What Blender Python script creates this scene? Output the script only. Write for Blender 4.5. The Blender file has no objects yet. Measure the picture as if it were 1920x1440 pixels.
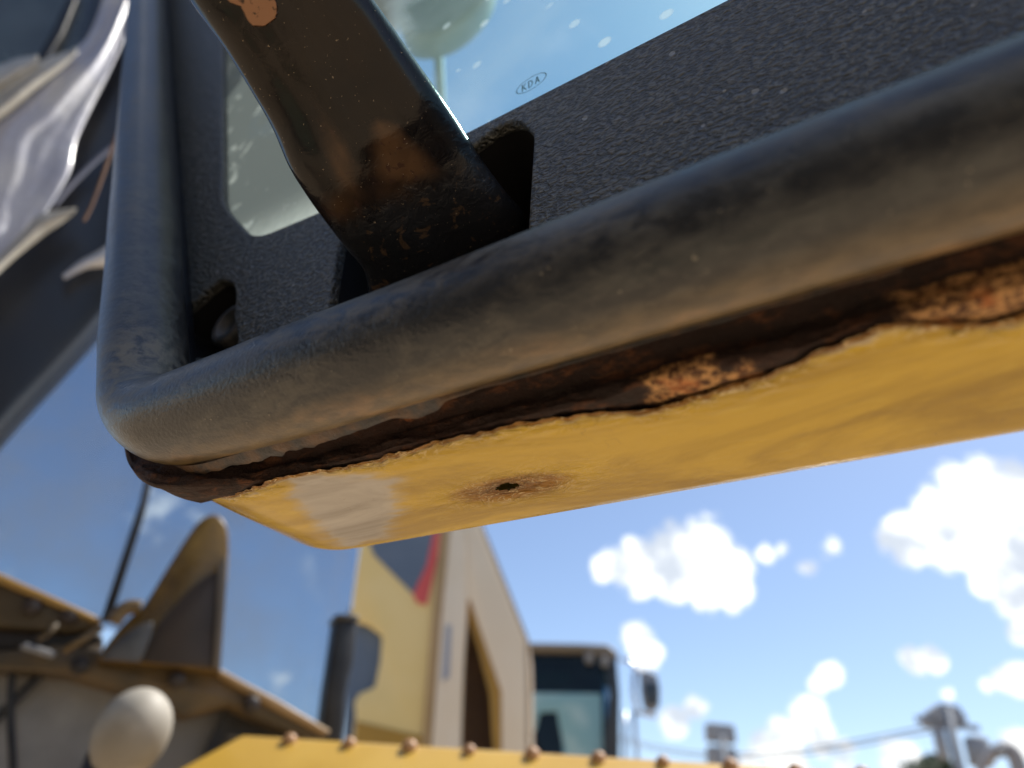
import bpy, bmesh, math, random
from mathutils import Vector, Matrix, noise
random.seed(7)
sc = bpy.context.scene
COL = sc.collection
R = math.radians
# ------------------------------------------------------------------ view frame
# Plan axes used by the builders: x runs along the open door (receding to the left), y points out through the
# door, z is up.  W() turns a plan vector into Blender's right-handed world (X is reversed).
F = 1387.0                       # focal length in photo pixels (26 mm on a 36 mm wide frame, 1920 px)
CAMZ = 1.6
U = Vector((200, 2120, 1387)).normalized()
D = Vector((-2420, -680, 1387)).normalized(); D = (D - D.dot(U) * U).normalized()
M = D.cross(U)
def cw(v):                       # camera-frame vector (right, up, forward) -> world vector
    return Vector((v.dot(D), -v.dot(M), v.dot(U)))
def W(v): return Vector((-v[0], v[1], v[2]))
CAM = Vector((0, 0, CAMZ))
def ray(px, py): return cw(Vector(((px - 960) / F, (720 - py) / F, 1)))
def at(px, py, depth): return CAM + ray(px, py) * depth
def on_y(px, py, y):             # point on the plane world Y = y
    r = ray(px, py); return CAM + r * (y / r.y)
def on_z(px, py, dz):            # point on the horizontal plane dz above the camera
    r = ray(px, py); return CAM + r * (dz / r.z)
FWD = cw(Vector((0, 0, 1))); FH = Vector((FWD.x, FWD.y, 0)).normalized()
RH = Vector((-FH.y, FH.x, 0))    # horizontal right
if RH.dot(cw(Vector((1, 0, 0)))) < 0: RH = -RH
def az(deg): return FH * math.cos(R(deg)) + RH * math.sin(R(deg))   # azimuth, positive to the right of the view
def on_wall(px, py, n, dist):    # vertical plane through n*dist with horizontal normal n
    r = ray(px, py); return CAM + r * (dist / r.dot(n))

# ------------------------------------------------------------------ camera
cam = bpy.data.cameras.new('camera'); cam_o = bpy.data.objects.new('camera', cam); COL.objects.link(cam_o)
cr, cu, cf = cw(Vector((1, 0, 0))), cw(Vector((0, 1, 0))), cw(Vector((0, 0, 1)))
wr, wu, wf = W(cr), W(cu), W(cf)
mw = Matrix.Identity(4)
for i in range(3):
    mw[i][0] = wr[i]; mw[i][1] = wu[i]; mw[i][2] = -wf[i]; mw[i][3] = CAM[i]
cam_o.matrix_world = mw
cam.lens = 26.0; cam.sensor_width = 36.0; cam.sensor_fit = 'HORIZONTAL'
cam.clip_start = 0.005; cam.clip_end = 3000
cam.dof.use_dof = True; cam.dof.focus_distance = 0.205; cam.dof.aperture_fstop = 8.2
sc.camera = cam_o
# ------------------------------------------------------------------ light
SUN_EL, SUN_AZ = 60.0, 63.0
sd = W(az(SUN_AZ) * math.cos(R(SUN_EL)) + Vector((0, 0, math.sin(R(SUN_EL)))))
sun = bpy.data.lights.new('sun', 'SUN'); sun.energy = 3.0; sun.angle = R(0.53); sun.color = (1, .95, .87)
sun_o = bpy.data.objects.new('sun', sun); COL.objects.link(sun_o)
sun_o.rotation_euler = sd.to_track_quat('Z', 'Y').to_euler()
sun_o.location = (0, 0, 20)
sc.view_settings.view_transform = 'Standard'; sc.view_settings.look = 'None'
sc.view_settings.gamma = 1; sc.view_settings.exposure = 1.0
try: sc.view_settings.use_curve_mapping = False
except Exception: pass
sc.cycles.use_denoising = True
sc.cycles.max_bounces = 10; sc.cycles.transparent_max_bounces = 12; sc.cycles.diffuse_bounces = 5
sc.cycles.sample_clamp_indirect = 6

class NT:
    """small node-tree helper"""
    def __init__(s, tree): s.t = tree
    def n(s, kind, **kw):
        nd = s.t.nodes.new(kind)
        for k, v in kw.items():
            if k.startswith('i_'):
                key = k[2:]; key = int(key) if key.isdigit() else key.replace('_', ' ')
                if hasattr(v, 'is_linked') or isinstance(v, bpy.types.NodeSocket): s.t.links.new(v, nd.inputs[key])
                else: nd.inputs[key].default_value = v
            else: setattr(nd, k, v)
        return nd
    def m(s, op, a, b=None, c=None, clamp=False):
        nd = s.t.nodes.new('ShaderNodeMath'); nd.operation = op; nd.use_clamp = clamp
        for i, v in enumerate((a, b, c)):
            if v is None: continue
            if isinstance(v, bpy.types.NodeSocket): s.t.links.new(v, nd.inputs[i])
            else: nd.inputs[i].default_value = v
        return nd.outputs[0]
    def ramp(s, v, lo, hi):
        nd = s.t.nodes.new('ShaderNodeMapRange'); nd.clamp = True; nd.interpolation_type = 'SMOOTHSTEP'
        s.t.links.new(v, nd.inputs[0]); nd.inputs[1].default_value = lo; nd.inputs[2].default_value = hi
        return nd.outputs[0]
    def mix(s, f, a, b):
        nd = s.t.nodes.new('ShaderNodeMix'); nd.data_type = 'RGBA'
        for i, v in ((0, f), (6, a), (7, b)):
            if isinstance(v, bpy.types.NodeSocket): s.t.links.new(v, nd.inputs[i])
            else: nd.inputs[i].default_value = v if i == 0 else (*v[:3], 1)
        return nd.outputs[2]
    def noise(s, vec, scale, detail=3, rough=.55, dist=0):
        nd = s.t.nodes.new('ShaderNodeTexNoise'); nd.inputs['Scale'].default_value = scale
        nd.inputs['Detail'].default_value = detail; nd.inputs['Roughness'].default_value = rough
        nd.inputs['Distortion'].default_value = dist
        s.t.links.new(vec, nd.inputs['Vector']); return nd.outputs[0]

# ------------------------------------------------------------------ sky
w = bpy.data.worlds.new('World'); sc.world = w; w.use_nodes = True
nt = w.node_tree; nt.nodes.clear(); g = NT(nt)
sky = g.n('ShaderNodeTexSky', sky_type='NISHITA', sun_disc=False, sun_elevation=R(SUN_EL),
          sun_rotation=math.atan2(sd.x, sd.y), altitude=200, air_density=.85, dust_density=.9, ozone_density=1.3)
tc = g.n('ShaderNodeTexCoord'); gen = tc.outputs['Generated']
nz = g.n('ShaderNodeTexNoise', i_Scale=11.0, i_Detail=5.0, i_Roughness=.6); nt.links.new(gen, nz.inputs['Vector'])
off = g.n('ShaderNodeVectorMath', operation='SUBTRACT'); nt.links.new(nz.outputs['Color'], off.inputs[0]); off.inputs[1].default_value = (.5, .5, .5)
sc_ = g.n('ShaderNodeVectorMath', operation='SCALE'); nt.links.new(off.outputs[0], sc_.inputs[0]); sc_.inputs['Scale'].default_value = .03
add = g.n('ShaderNodeVectorMath', operation='ADD'); nt.links.new(gen, add.inputs[0]); nt.links.new(sc_.outputs[0], add.inputs[1])
dirn = add.outputs[0]
clouds = [  # px, py, radius px, density
 (1135,1066,32,1),(1195,1062,50,1),(1262,1040,58,1),(1320,1030,60,1),(1352,1072,62,1),(1262,1085,46,1),(1322,1098,46,1),(1375,1098,42,1),(1205,1100,26,1),
 (1822,915,58,1),(1762,962,52,1),(1702,1008,50,1),(1785,1015,60,1),(1862,975,88,1),(1905,1060,66,1),(1925,950,80,1),(1680,990,30,1),(1852,1085,34,1),(1912,1112,46,1),
 (1440,1038,22,.75),(1468,1031,18,.6),(1560,1024,20,.5),(1515,1066,20,.6),(1548,1040,14,.4),
 (1196,1200,32,1),(1216,1232,26,1),(1708,1236,24,1),(1746,1229,22,1),(1556,1262,24,1),(1534,1284,20,.8),
 (1922,1186,24,1),(1908,1276,34,1),(1848,1281,20,.6),(1780,1298,18,.6),(1515,1350,38,1),(1470,1385,42,1),(1545,1385,34,1),(1440,1402,34,1),
 (1592,1402,20,.7),(1475,1432,38,1),(1690,1428,40,1),(1300,1328,26,.8),(1266,1356,28,1),(1915,1402,32,1),(1585,1436,26,.8),(1405,1440,28,.6),
 (700,1040,40,.35),(860,1010,60,.3),(300,950,80,.35),(380,1000,60,.3),(520,1290,50,.35),(60,1050,70,.3)]
tot = None
for px, py, r, dens in clouds:
    c = W(ray(px, py)); L = c.length; c = c.normalized()
    d = g.n('ShaderNodeVectorMath', operation='DISTANCE'); nt.links.new(dirn, d.inputs[0]); d.inputs[1].default_value = c
    v = g.m('MULTIPLY_ADD', d.outputs['Value'], -dens / (r * 1.45 / F / L), dens)
    tot = v if tot is None else g.m('MAXIMUM', tot, v)
fl1 = g.noise(gen, 34, 9, .62)
tot = g.m('ADD', tot, g.m('MULTIPLY', g.m('SUBTRACT', fl1, .5), .95))
tot = g.ramp(tot, .20, .50)
# the same kind of clouds over the rest of the sky
n2 = g.n('ShaderNodeTexNoise', i_Scale=4.2, i_Detail=7.0, i_Roughness=.58); nt.links.new(gen, n2.inputs['Vector'])
gm = g.ramp(n2.outputs[0], .58, .66)
c0 = W(ray(1500, 1080)).normalized()
dd = g.n('ShaderNodeVectorMath', operation='DISTANCE'); nt.links.new(gen, dd.inputs[0]); dd.inputs[1].default_value = c0
c1 = W(ray(1050, 150)).normalized()
de = g.n('ShaderNodeVectorMath', operation='DISTANCE'); nt.links.new(gen, de.inputs[0]); de.inputs[1].default_value = c1
gm = g.m('MULTIPLY', gm, g.m('MULTIPLY', g.ramp(dd.outputs['Value'], .5, .62), g.ramp(de.outputs['Value'], .3, .4)))
tot = g.m('MAXIMUM', tot, gm)
# whiter air low down
sep = g.n('ShaderNodeSeparateXYZ'); nt.links.new(gen, sep.inputs[0])
shade = g.ramp(g.noise(dirn, 16, 6), .38, .55)
cc = g.mix(shade, (4.0, 4.4, 5.0), (8.0, 8.1, 8.0))
skc = g.mix(tot, sky.outputs[0], cc)
bg = g.n('ShaderNodeBackground'); nt.links.new(skc, bg.inputs[0]); bg.inputs[1].default_value = 0.093
wo = g.n('ShaderNodeOutputWorld'); nt.links.new(bg.outputs[0], wo.inputs[0])

# ------------------------------------------------------------------ materials
MATS = {}
def base_mat(name):
    m = bpy.data.materials.new(name); m.use_nodes = True; t = m.node_tree; t.nodes.clear()
    g = NT(t); out = g.n('ShaderNodeOutputMaterial'); bs = g.n('ShaderNodeBsdfPrincipled'); t.links.new(bs.outputs[0], out.inputs[0])
    tc = g.n('ShaderNodeTexCoord'); MATS[name] = m
    return m, g, bs, out, tc.outputs['Object']
def setin(g, bs, key, v):
    if isinstance(v, bpy.types.NodeSocket): g.t.links.new(v, bs.inputs[key])
    else: bs.inputs[key].default_value = v
def bump(g, bs, h, dist, strength=1.0):
    b = g.n('ShaderNodeBump'); b.inputs['Distance'].default_value = dist; b.inputs['Strength'].default_value = strength
    g.t.links.new(h, b.inputs['Height']); g.t.links.new(b.outputs[0], bs.inputs['Normal'])
def simple(name, c1, c2, rough=.5, metal=0, scale=8, bumpd=0, lo=.4, hi=.65, coat=0, spec=.5):
    m, g, bs, out, co = base_mat(name)
    n = g.noise(co, scale, 5)
    setin(g, bs, 'Base Color', g.mix(g.ramp(n, lo, hi), c1, c2))
    n2 = g.noise(co, scale * 3.1, 3)
    setin(g, bs, 'Roughness', g.m('MULTIPLY_ADD', n2, .3, rough - .15, clamp=True)); setin(g, bs, 'Metallic', metal)
    setin(g, bs, 'Specular IOR Level', spec)
    if coat: setin(g, bs, 'Coat Weight', coat); setin(g, bs, 'Coat Roughness', .12)
    if bumpd: bump(g, bs, g.noise(co, scale * 6, 4), bumpd)
    return m
def attr(g, name):
    a = g.n('ShaderNodeAttribute', attribute_name=name); return a.outputs['Fac']

# rubber of the door seal: black, with pale dust smears and tan ground bounce painted underneath
m, g, bs, out, co = base_mat('rubber_seal')
mp = g.n('ShaderNodeMapping'); g.t.links.new(co, mp.inputs[0]); mp.inputs['Scale'].default_value = (1, 2.2, 2.2)
st = mp.outputs[0]
n1 = g.noise(st, 26, 6, .62, .6); n2 = g.noise(st, 120, 5, .7, .3); n3 = g.noise(co, 900, 2)
dust = g.m('MULTIPLY', g.ramp(n1, .40, .62), g.ramp(n2, .36, .64))
top = attr(g, 'upper')
dust = g.m('ADD', g.m('MULTIPLY', dust, .32), g.m('MULTIPLY', g.m('MULTIPLY', top, .95), g.ramp(n2, .32, .62)), clamp=True)
brown = g.mix(g.ramp(g.noise(st, 14, 3), .4, .65), (.15, .15, .135), (.20, .18, .14))
c = g.mix(dust, (.019, .021, .024), brown)
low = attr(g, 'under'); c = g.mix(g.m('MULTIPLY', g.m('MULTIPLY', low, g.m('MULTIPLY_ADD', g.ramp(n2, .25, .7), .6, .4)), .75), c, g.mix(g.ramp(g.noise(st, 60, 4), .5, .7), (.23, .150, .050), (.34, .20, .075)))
sp = g.m('MULTIPLY', g.m('GREATER_THAN', n3, .735), g.ramp(n1, .45, .6))
c = g.mix(g.m('MULTIPLY', sp, .6), c, (.45, .40, .3))
setin(g, bs, 'Base Color', c); setin(g, bs, 'Roughness', g.m('MULTIPLY_ADD', dust, .3, .28)); setin(g, bs, 'Specular IOR Level', .7)
bump(g, bs, g.m('ADD', g.m('MULTIPLY', n2, .6), g.m('MULTIPLY', n3, .35)), .0004)
RUBBER = m
# grained black plastic
m, g, bs, out, co = base_mat('grained_plastic')
mp = g.n('ShaderNodeMapping'); g.t.links.new(co, mp.inputs[0]); mp.inputs['Scale'].default_value = (.8, 1, 1.25)
st = mp.outputs[0]
gr = g.noise(st, 640, 2.5, .5, .6)
big = g.noise(co, 22, 4)
vor = g.n('ShaderNodeTexVoronoi', i_Scale=150.0); g.t.links.new(co, vor.inputs['Vector'])
sepc = g.n('ShaderNodeSeparateColor'); g.t.links.new(vor.outputs['Color'], sepc.inputs[0])
sz = g.m('MULTIPLY', g.ramp(sepc.outputs[0], .62, 1.0), .16)
speck = g.ramp(g.m('SUBTRACT', g.m('ADD', vor.outputs['Distance'], g.m('MULTIPLY', g.noise(co, 900, 2), .1)), sz), .05, .02)
fine = g.m('GREATER_THAN', g.noise(co, 1500, 1), .75)
spk = g.m('MAXIMUM', speck, g.m('MULTIPLY', fine, .35))
c = g.mix(g.ramp(gr, .42, .66), (.040, .042, .033), (.175, .175, .148))
c = g.mix(g.m('MULTIPLY', g.ramp(big, .42, .75), .35), c, (.075, .075, .068))
c = g.mix(g.m('MULTIPLY', spk, .75), c, (.42, .42, .40))
setin(g, bs, 'Base Color', c); setin(g, bs, 'Roughness', .42); setin(g, bs, 'Specular IOR Level', .9)
bump(g, bs, gr, .0026, 1.0)
PLASTIC = m
# yellow machine paint with wear attributes and a painted pale reflection
m, g, bs, out, co = base_mat('worn_yellow_paint')
mp = g.n('ShaderNodeMapping'); g.t.links.new(co, mp.inputs[0]); mp.inputs['Scale'].default_value = (.45, 1.4, 1)
st = mp.outputs[0]
n1 = g.noise(st, 22, 6, .65, 1.4); n2 = g.noise(st, 190, 4, .6, .8)
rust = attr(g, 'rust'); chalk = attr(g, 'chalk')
c = g.mix(g.ramp(n1, .35, .65), (.37, .225, .010), (.62, .41, .030))
c = g.mix(g.m('MULTIPLY', g.ramp(n2, .55, .75), .3), c, (.74, .55, .08))
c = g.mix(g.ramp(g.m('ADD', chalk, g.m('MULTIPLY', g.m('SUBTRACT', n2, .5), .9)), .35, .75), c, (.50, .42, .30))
pr_ = attr(g, 'pale_reflection'); c = g.mix(pr_, c, g.mix(g.ramp(n1, .35, .65), (.27, .24, .20), (.50, .47, .42)))  # sky reflection on the bend, painted as a grey patch
rm = g.ramp(g.m('ADD', rust, g.m('MULTIPLY', g.m('SUBTRACT', n2, .5), .8)),   .5, 1.0)
c = g.mix(g.ramp(g.m('ADD', rust, g.m('MULTIPLY', g.m('SUBTRACT', n2, .5), .5)), .12, .5), c, (.36, .17, .02)); c = g.mix(rm, c, (.14, .048, .014))
setin(g, bs, 'Roughness', g.m('MULTIPLY_ADD', rm, .4, .20)); setin(g, bs, 'Coat Weight', .10); setin(g, bs, 'Coat Roughness', .1); setin(g, bs, 'Specular IOR Level', .35)
wr = g.noise(st, 150, 3, .6, 2.2)
wear = g.m('MINIMUM', g.m('MULTIPLY', g.m('SUBTRACT', g.m('ADD', g.m('MULTIPLY', rust, .5), chalk), pr_, None, True), 2.2), 1.0)
lines = g.m('MULTIPLY', g.ramp(g.m('ABSOLUTE', g.m('SUBTRACT', wr, .5)), .024, .004), wear)
c = g.mix(g.m('MULTIPLY', lines, .65), c, (.84, .68, .36))
sc1 = g.ramp(g.m('ABSOLUTE', g.m('SUBTRACT', g.noise(co, 26, 2, .5, 3.0), .5)), .003, .001)
c = g.mix(g.m('MULTIPLY', g.m('MULTIPLY', sc1, g.ramp(g.noise(co, 40, 3), .55, .62)), .5), c, (.18, .10, .03))
setin(g, bs, 'Base Color', c)
h = g.m('MULTIPLY', g.m('ABSOLUTE', g.m('SUBTRACT', wr, .5)), g.m('MINIMUM', g.m('ADD', g.m('SUBTRACT', g.m('ADD', rust, chalk), pr_), .03, None, True), 1.0))
bump(g, bs, g.m('SUBTRACT', 1.0, h), .006)
YPAINT = m
# rust
m, g, bs, out, co = base_mat('flaky_rust')
mp = g.n('ShaderNodeMapping'); g.t.links.new(co, mp.inputs[0]); mp.inputs['Scale'].default_value = (.5, 1, 1)
st = mp.outputs[0]
n1 = g.noise(st, 22, 5, .6, .8); n2 = g.noise(st, 260, 5, .7); n3 = g.noise(co, 90, 4)
orange = attr(g, 'orange')
c = g.mix(g.ramp(n1, .38, .62), (.010, .005, .004), (.034, .011, .005))
c = g.mix(g.m('MULTIPLY', g.ramp(n2, .5, .7), .5), c, (.20, .07, .02))
om = g.ramp(g.m('ADD', orange, g.m('MULTIPLY', g.m('SUBTRACT', n3, .5), 2.4)), .45, .75)
oc = g.mix(g.ramp(g.noise(co, 520, 5, .75), .42, .58), (.10, .040, .016), (.62, .34, .13))
oc = g.mix(g.ramp(n3, .55, .75), oc, (.62, .20, .05))
c = g.mix(om, c, oc)
setin(g, bs, 'Base Color', c); setin(g, bs, 'Roughness', .8)
bump(g, bs, g.m('ADD', n2, g.m('MULTIPLY', n3, .6)), .0032)
RUST = m
# brown-black glossy handle finish with grime, chips and brown ground reflections painted in
m, g, bs, out, co = base_mat('chipped_handle')
n1 = g.noise(co, 30, 4, .6, .6); n2 = g.noise(co, 190, 4, .65, .5); n3 = g.noise(co, 1100, 2)
warm_reflection = attr(g, 'warm_reflection'); chip = attr(g, 'chip'); grime = attr(g, 'grime')
c = g.mix(g.ramp(n1, .35, .65), (.005, .004, .004), (.014, .009, .006))
wm = g.ramp(g.m('ADD', warm_reflection, g.m('MULTIPLY', g.m('SUBTRACT', n2, .5), .30)), .12, 1.0)
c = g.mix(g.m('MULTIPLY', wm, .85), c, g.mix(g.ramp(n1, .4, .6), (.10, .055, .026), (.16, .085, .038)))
spots = g.m('MULTIPLY', g.ramp(g.noise(co, 420, 3), .58, .64), g.ramp(warm_reflection, .2, .6))
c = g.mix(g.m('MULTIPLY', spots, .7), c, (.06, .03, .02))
gm_ = g.ramp(g.m('ADD', grime, g.m('MULTIPLY', g.m('SUBTRACT', n2, .5), 1.1)), .22, .85)
c = g.mix(gm_, c, (.016, .017, .020))
vo = g.n('ShaderNodeTexVoronoi', i_Scale=170.0); g.t.links.new(co, vo.inputs['Vector'])
vs_ = g.n('ShaderNodeSeparateColor'); g.t.links.new(vo.outputs['Color'], vs_.inputs[0])
fl = g.m('MULTIPLY', g.ramp(g.noise(co, 210, 5, .6, .6), .585, .635), gm_)
c = g.mix(g.m('MULTIPLY', fl, .7), c, (.11, .068, .038))
c = g.mix(g.m('MULTIPLY', g.m('GREATER_THAN', n3, .728), .6), c, (.42, .33, .22))
cm = g.ramp(g.m('ADD', chip, g.m('MULTIPLY', g.m('SUBTRACT', n2, .5), .2)), .45, .55)
c = g.mix(cm, c, g.mix(g.ramp(g.noise(co, 400, 4), .56, .66), (.33, .17, .09), (.05, .03, .02)))
setin(g, bs, 'Base Color', c)
setin(g, bs, 'Roughness', g.m('ADD', g.m('MULTIPLY_ADD', gm_, .22, .17), g.m('MULTIPLY', cm, .35)))
setin(g, bs, 'Specular IOR Level', .30); setin(g, bs, 'Coat Weight', .04); setin(g, bs, 'Coat Roughness', .08)
cx3 = g.n('ShaderNodeCombineXYZ'); g.t.links.new(g.m('MULTIPLY', attr(g, 'across'), 1.5), cx3.inputs[0]); g.t.links.new(g.m('MULTIPLY', attr(g, 'along'), .45), cx3.inputs[1])
stk = g.noise(cx3.outputs[0], 1.3, 1, .4, 0)
bump(g, bs, g.m('ADD', g.m('MULTIPLY', stk, 1.6), g.m('ADD', g.m('MULTIPLY', g.m('SUBTRACT', n2, .5), g.m('MULTIPLY_ADD', gm_, .5, .12)), g.m('MULTIPLY', cm, -.8))), .0012)
HANDLE = m

def glass(name, tint, dirt_col, dirt, film_attr=None):
    m = bpy.data.materials.new(name); m.use_nodes = True; t = m.node_tree; t.nodes.clear(); g = NT(t)
    out = g.n('ShaderNodeOutputMaterial'); co = g.n('ShaderNodeTexCoord').outputs['Object']
    tr = g.n('ShaderNodeBsdfTransparent'); tr.inputs[0].default_value = (*tint, 1)
    gl = g.n('ShaderNodeBsdfGlossy'); gl.inputs['Roughness'].default_value = .04
    fr = g.n('ShaderNodeFresnel'); fr.inputs[0].default_value = 1.45
    mx = g.n('ShaderNodeMixShader'); t.links.new(g.m('MULTIPLY', fr.outputs[0], .55), mx.inputs[0]); t.links.new(tr.outputs[0], mx.inputs[1]); t.links.new(gl.outputs[0], mx.inputs[2])
    df = g.n('ShaderNodeBsdfDiffuse'); df.inputs[0].default_value = (*dirt_col, 1)
    tl = g.n('ShaderNodeBsdfTranslucent'); tl.inputs[0].default_value = (*dirt_col, 1)
    dm = g.n('ShaderNodeMixShader'); dm.inputs[0].default_value = .6; t.links.new(df.outputs[0], dm.inputs[1]); t.links.new(tl.outputs[0], dm.inputs[2])
    n1 = g.noise(co, 9, 4); n2 = g.noise(co, 60, 5, .7)
    f = g.m('MULTIPLY', g.m('MULTIPLY_ADD', g.ramp(n1, .35, .7), .7, .3), dirt)
    f = g.m('MULTIPLY', f, g.m('MULTIPLY_ADD', n2, .8, .6))
    if film_attr:
        a = attr(g, film_attr)
        f = g.m('ADD', f, g.m('MULTIPLY', a, g.m('MULTIPLY_ADD', g.noise(co, 34, 5, .65, 1.0), .3, .78)), clamp=True)
        bd = attr(g, 'sunlit_band'); dc = g.mix(g.m('MULTIPLY', bd, g.m('MULTIPLY_ADD', g.noise(co, 160, 4, .7), .7, .5), None, True), (.15, .18, .17), (.62, .70, .62))  # sunlit lower strip of the film painted as a lighter colour
        dc = g.mix(g.ramp(g.noise(co, 70, 5, .7, .6), .56, .66), dc, (.4, .46, .42))
        dc = g.mix(a, (.66, .86, .90), dc)
        t.links.new(dc, df.inputs[0]); t.links.new(dc, tl.inputs[0])
        vor = g.n('ShaderNodeTexVoronoi', i_Scale=95.0, i_Randomness=1.0); t.links.new(co, vor.inputs['Vector'])
        sp = g.n('ShaderNodeSeparateColor'); t.links.new(vor.outputs['Color'], sp.inputs[0])
        drop = g.m('MULTIPLY', g.m('SUBTRACT', 1.0, a), g.m('MULTIPLY', g.ramp(vor.outputs['Distance'], .30, .14), g.ramp(sp.outputs[0], .5, .95)))
        f = g.m('MAXIMUM', f, g.m('MULTIPLY', drop, .6))
    m2 = g.n('ShaderNodeMixShader'); t.links.new(f, m2.inputs[0]); t.links.new(mx.outputs[0], m2.inputs[1]); t.links.new(dm.outputs[0], m2.inputs[2])
    t.links.new(m2.outputs[0], out.inputs[0]); return m
DOORGLASS = glass('door_glass', (.62, 1.0, 1.0), (.46, .54, .50), .26, 'film')
CABGLASS = glass('cab_glass', (.66, .72, .78), (.60, .62, .62), .24)
FARGLASS = glass('far_glass', (.18, .34, .44), (.2, .3, .35), .06)

BLACK = simple('black_moulding', (.010, .010, .012), (.022, .023, .025), .5, scale=20)
BLACKPAINT = simple('dusty_black_paint', (.010, .011, .015), (.038, .036, .034), .38, scale=5, lo=.45, hi=.75, spec=.8)
CORE = simple('dark_core', (.006, .006, .008), (.012, .010, .010), .8, scale=20)
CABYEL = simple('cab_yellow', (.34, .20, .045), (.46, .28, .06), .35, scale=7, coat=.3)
BROWNYEL = simple('brown_yellow', (.060, .042, .018), (.16, .10, .035), .5, scale=9, coat=.1)
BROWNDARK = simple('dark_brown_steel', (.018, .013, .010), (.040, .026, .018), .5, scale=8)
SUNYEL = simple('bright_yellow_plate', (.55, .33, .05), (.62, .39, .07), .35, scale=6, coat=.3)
RUSTBOLT = simple('rusty_bolt', (.34, .17, .06), (.50, .27, .11), .5, scale=90, spec=.7)
CREAM = simple('cream_paint', (.80, .67, .48), (.82, .70, .52), .4, scale=3)
HOODYEL = simple('hood_yellow', (.82, .62, .24), (.84, .65, .28), .4, scale=3)
OCHRE = simple('ochre_paint', (.38, .22, .03), (.46, .27, .045), .4, scale=3)
GREYDECAL = simple('grey_decal', (.11, .15, .21), (.13, .17, .23), .5, scale=4)
REDDECAL = simple('red_decal', (.62, .09, .08), (.68, .11, .10), .5, scale=4)
BLUEGREY = simple('faded_blue_lettering', (.30, .32, .38), (.36, .38, .42), .5, scale=4)
GRILLE = simple('grille_brown', (.12, .07, .04), (.16, .095, .055), .6, scale=9)
PALEPANEL = simple('pale_grey_panel', (.20, .20, .20), (.34, .34, .33), .4, scale=7)
IVORY = simple('ivory_plastic', (.26, .235, .19), (.42, .385, .32), .6, scale=14, lo=.35, hi=.7)
FILM = simple('wrinkled_pale_sheet', (.42, .43, .50), (.62, .62, .62), .42, scale=9, bumpd=.0012, coat=.3)  # for the pale grey strips on the post
CREAMSHEET = simple('cream_sheet', (.42, .39, .32), (.56, .54, .47), .35, scale=9, bumpd=.001)
GREENGREY = simple('grey_green_plastic', (.20, .24, .20), (.28, .31, .25), .5, scale=9)
STEELGREY = simple('pole_grey', (.26, .28, .31), (.32, .34, .36), .7, scale=3)
DARKMIR = simple('mirror_back', (.03, .045, .06), (.04, .055, .07), .4, scale=6)
CHROME = simple('mirror_arm', (.5, .52, .55), (.6, .62, .64), .3, scale=6, metal=.6)
CABTRIM = simple('far_cab_black', (.020, .024, .028), (.035, .038, .04), .4, scale=5)
CABIN = simple('far_cab_interior', (.02, .05, .09), (.03, .07, .12), .6, scale=5)
CABCURT = simple('far_cab_seat', (.22, .40, .42), (.34, .50, .50), .6, scale=6)
TREEM = simple('foliage', (.035, .055, .02), (.08, .10, .04), .7, scale=3)
BARK = simple('bark', (.08, .06, .04), (.12, .09, .06), .8, scale=9)
STRAW = simple('straw', (.20, .13, .10), (.27, .18, .13), .6, scale=50)
GROUND = simple('dusty_ground', (.34, .25, .155), (.42, .31, .20), .9, scale=1.3, bumpd=.03)
MARK = simple('etched_mark', (.16, .33, .37), (.18, .36, .40), .6, scale=50)

# ------------------------------------------------------------------ object helpers
def top(name, label, cat, loc, group=None):
    o = bpy.data.objects.new(name, None); COL.objects.link(o); o.location = W(loc); o.empty_display_size = .1
    o['label'] = label; o['category'] = cat
    if group: o['group'] = group
    return o
def origin_of(p):
    v = Vector((0, 0, 0))
    while p: v += p.location; p = p.parent
    return v
def obj(name, verts, faces, mat, parent=None, smooth=False, attrs=None, label=None):
    me = bpy.data.meshes.new(name); off = origin_of(parent)
    me.from_pydata([tuple(W(v) - off) for v in verts], [], [tuple(reversed(f_)) for f_ in faces]); me.update()
    me.materials.append(mat)
    if smooth:
        for p in me.polygons: p.use_smooth = True
    if attrs:
        for k, vals in attrs.items():
            a = me.attributes.new(k, 'FLOAT', 'POINT'); a.data.foreach_set('value', vals)
    o = bpy.data.objects.new(name, me); COL.objects.link(o)
    if parent: o.parent = parent
    if label: o['label'] = label
    return o
def tag(o, label, cat, group=None):
    o['label'] = label; o['category'] = cat
    if group: o['group'] = group
def bevel(o, wdt, seg=2):
    md = o.modifiers.new('bevel', 'BEVEL'); md.width = wdt; md.segments = seg; md.limit_method = 'ANGLE'; md.angle_limit = R(40)
    for p in o.data.polygons: p.use_smooth = True
    return o
def prism(pts, d):               # closed solid: polygon (world points) pushed along vector d
    n = len(pts); v = [Vector(p) for p in pts] + [Vector(p) + d for p in pts]
    f = [tuple(range(n)), tuple(range(2 * n - 1, n - 1, -1))] + [(i, i + n, (i + 1) % n + n, (i + 1) % n) for i in range(n)]
    return v, f
def pobj(name, pts, d, mat, parent=None, bev=0, **kw):
    v, f = prism(pts, d); o = obj(name, v, f, mat, parent, **kw)
    bm = bmesh.new(); bm.from_mesh(o.data); bmesh.ops.recalc_face_normals(bm, faces=bm.faces); bm.to_mesh(o.data); bm.free()
    if bev: bevel(o, bev)
    return o
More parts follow.
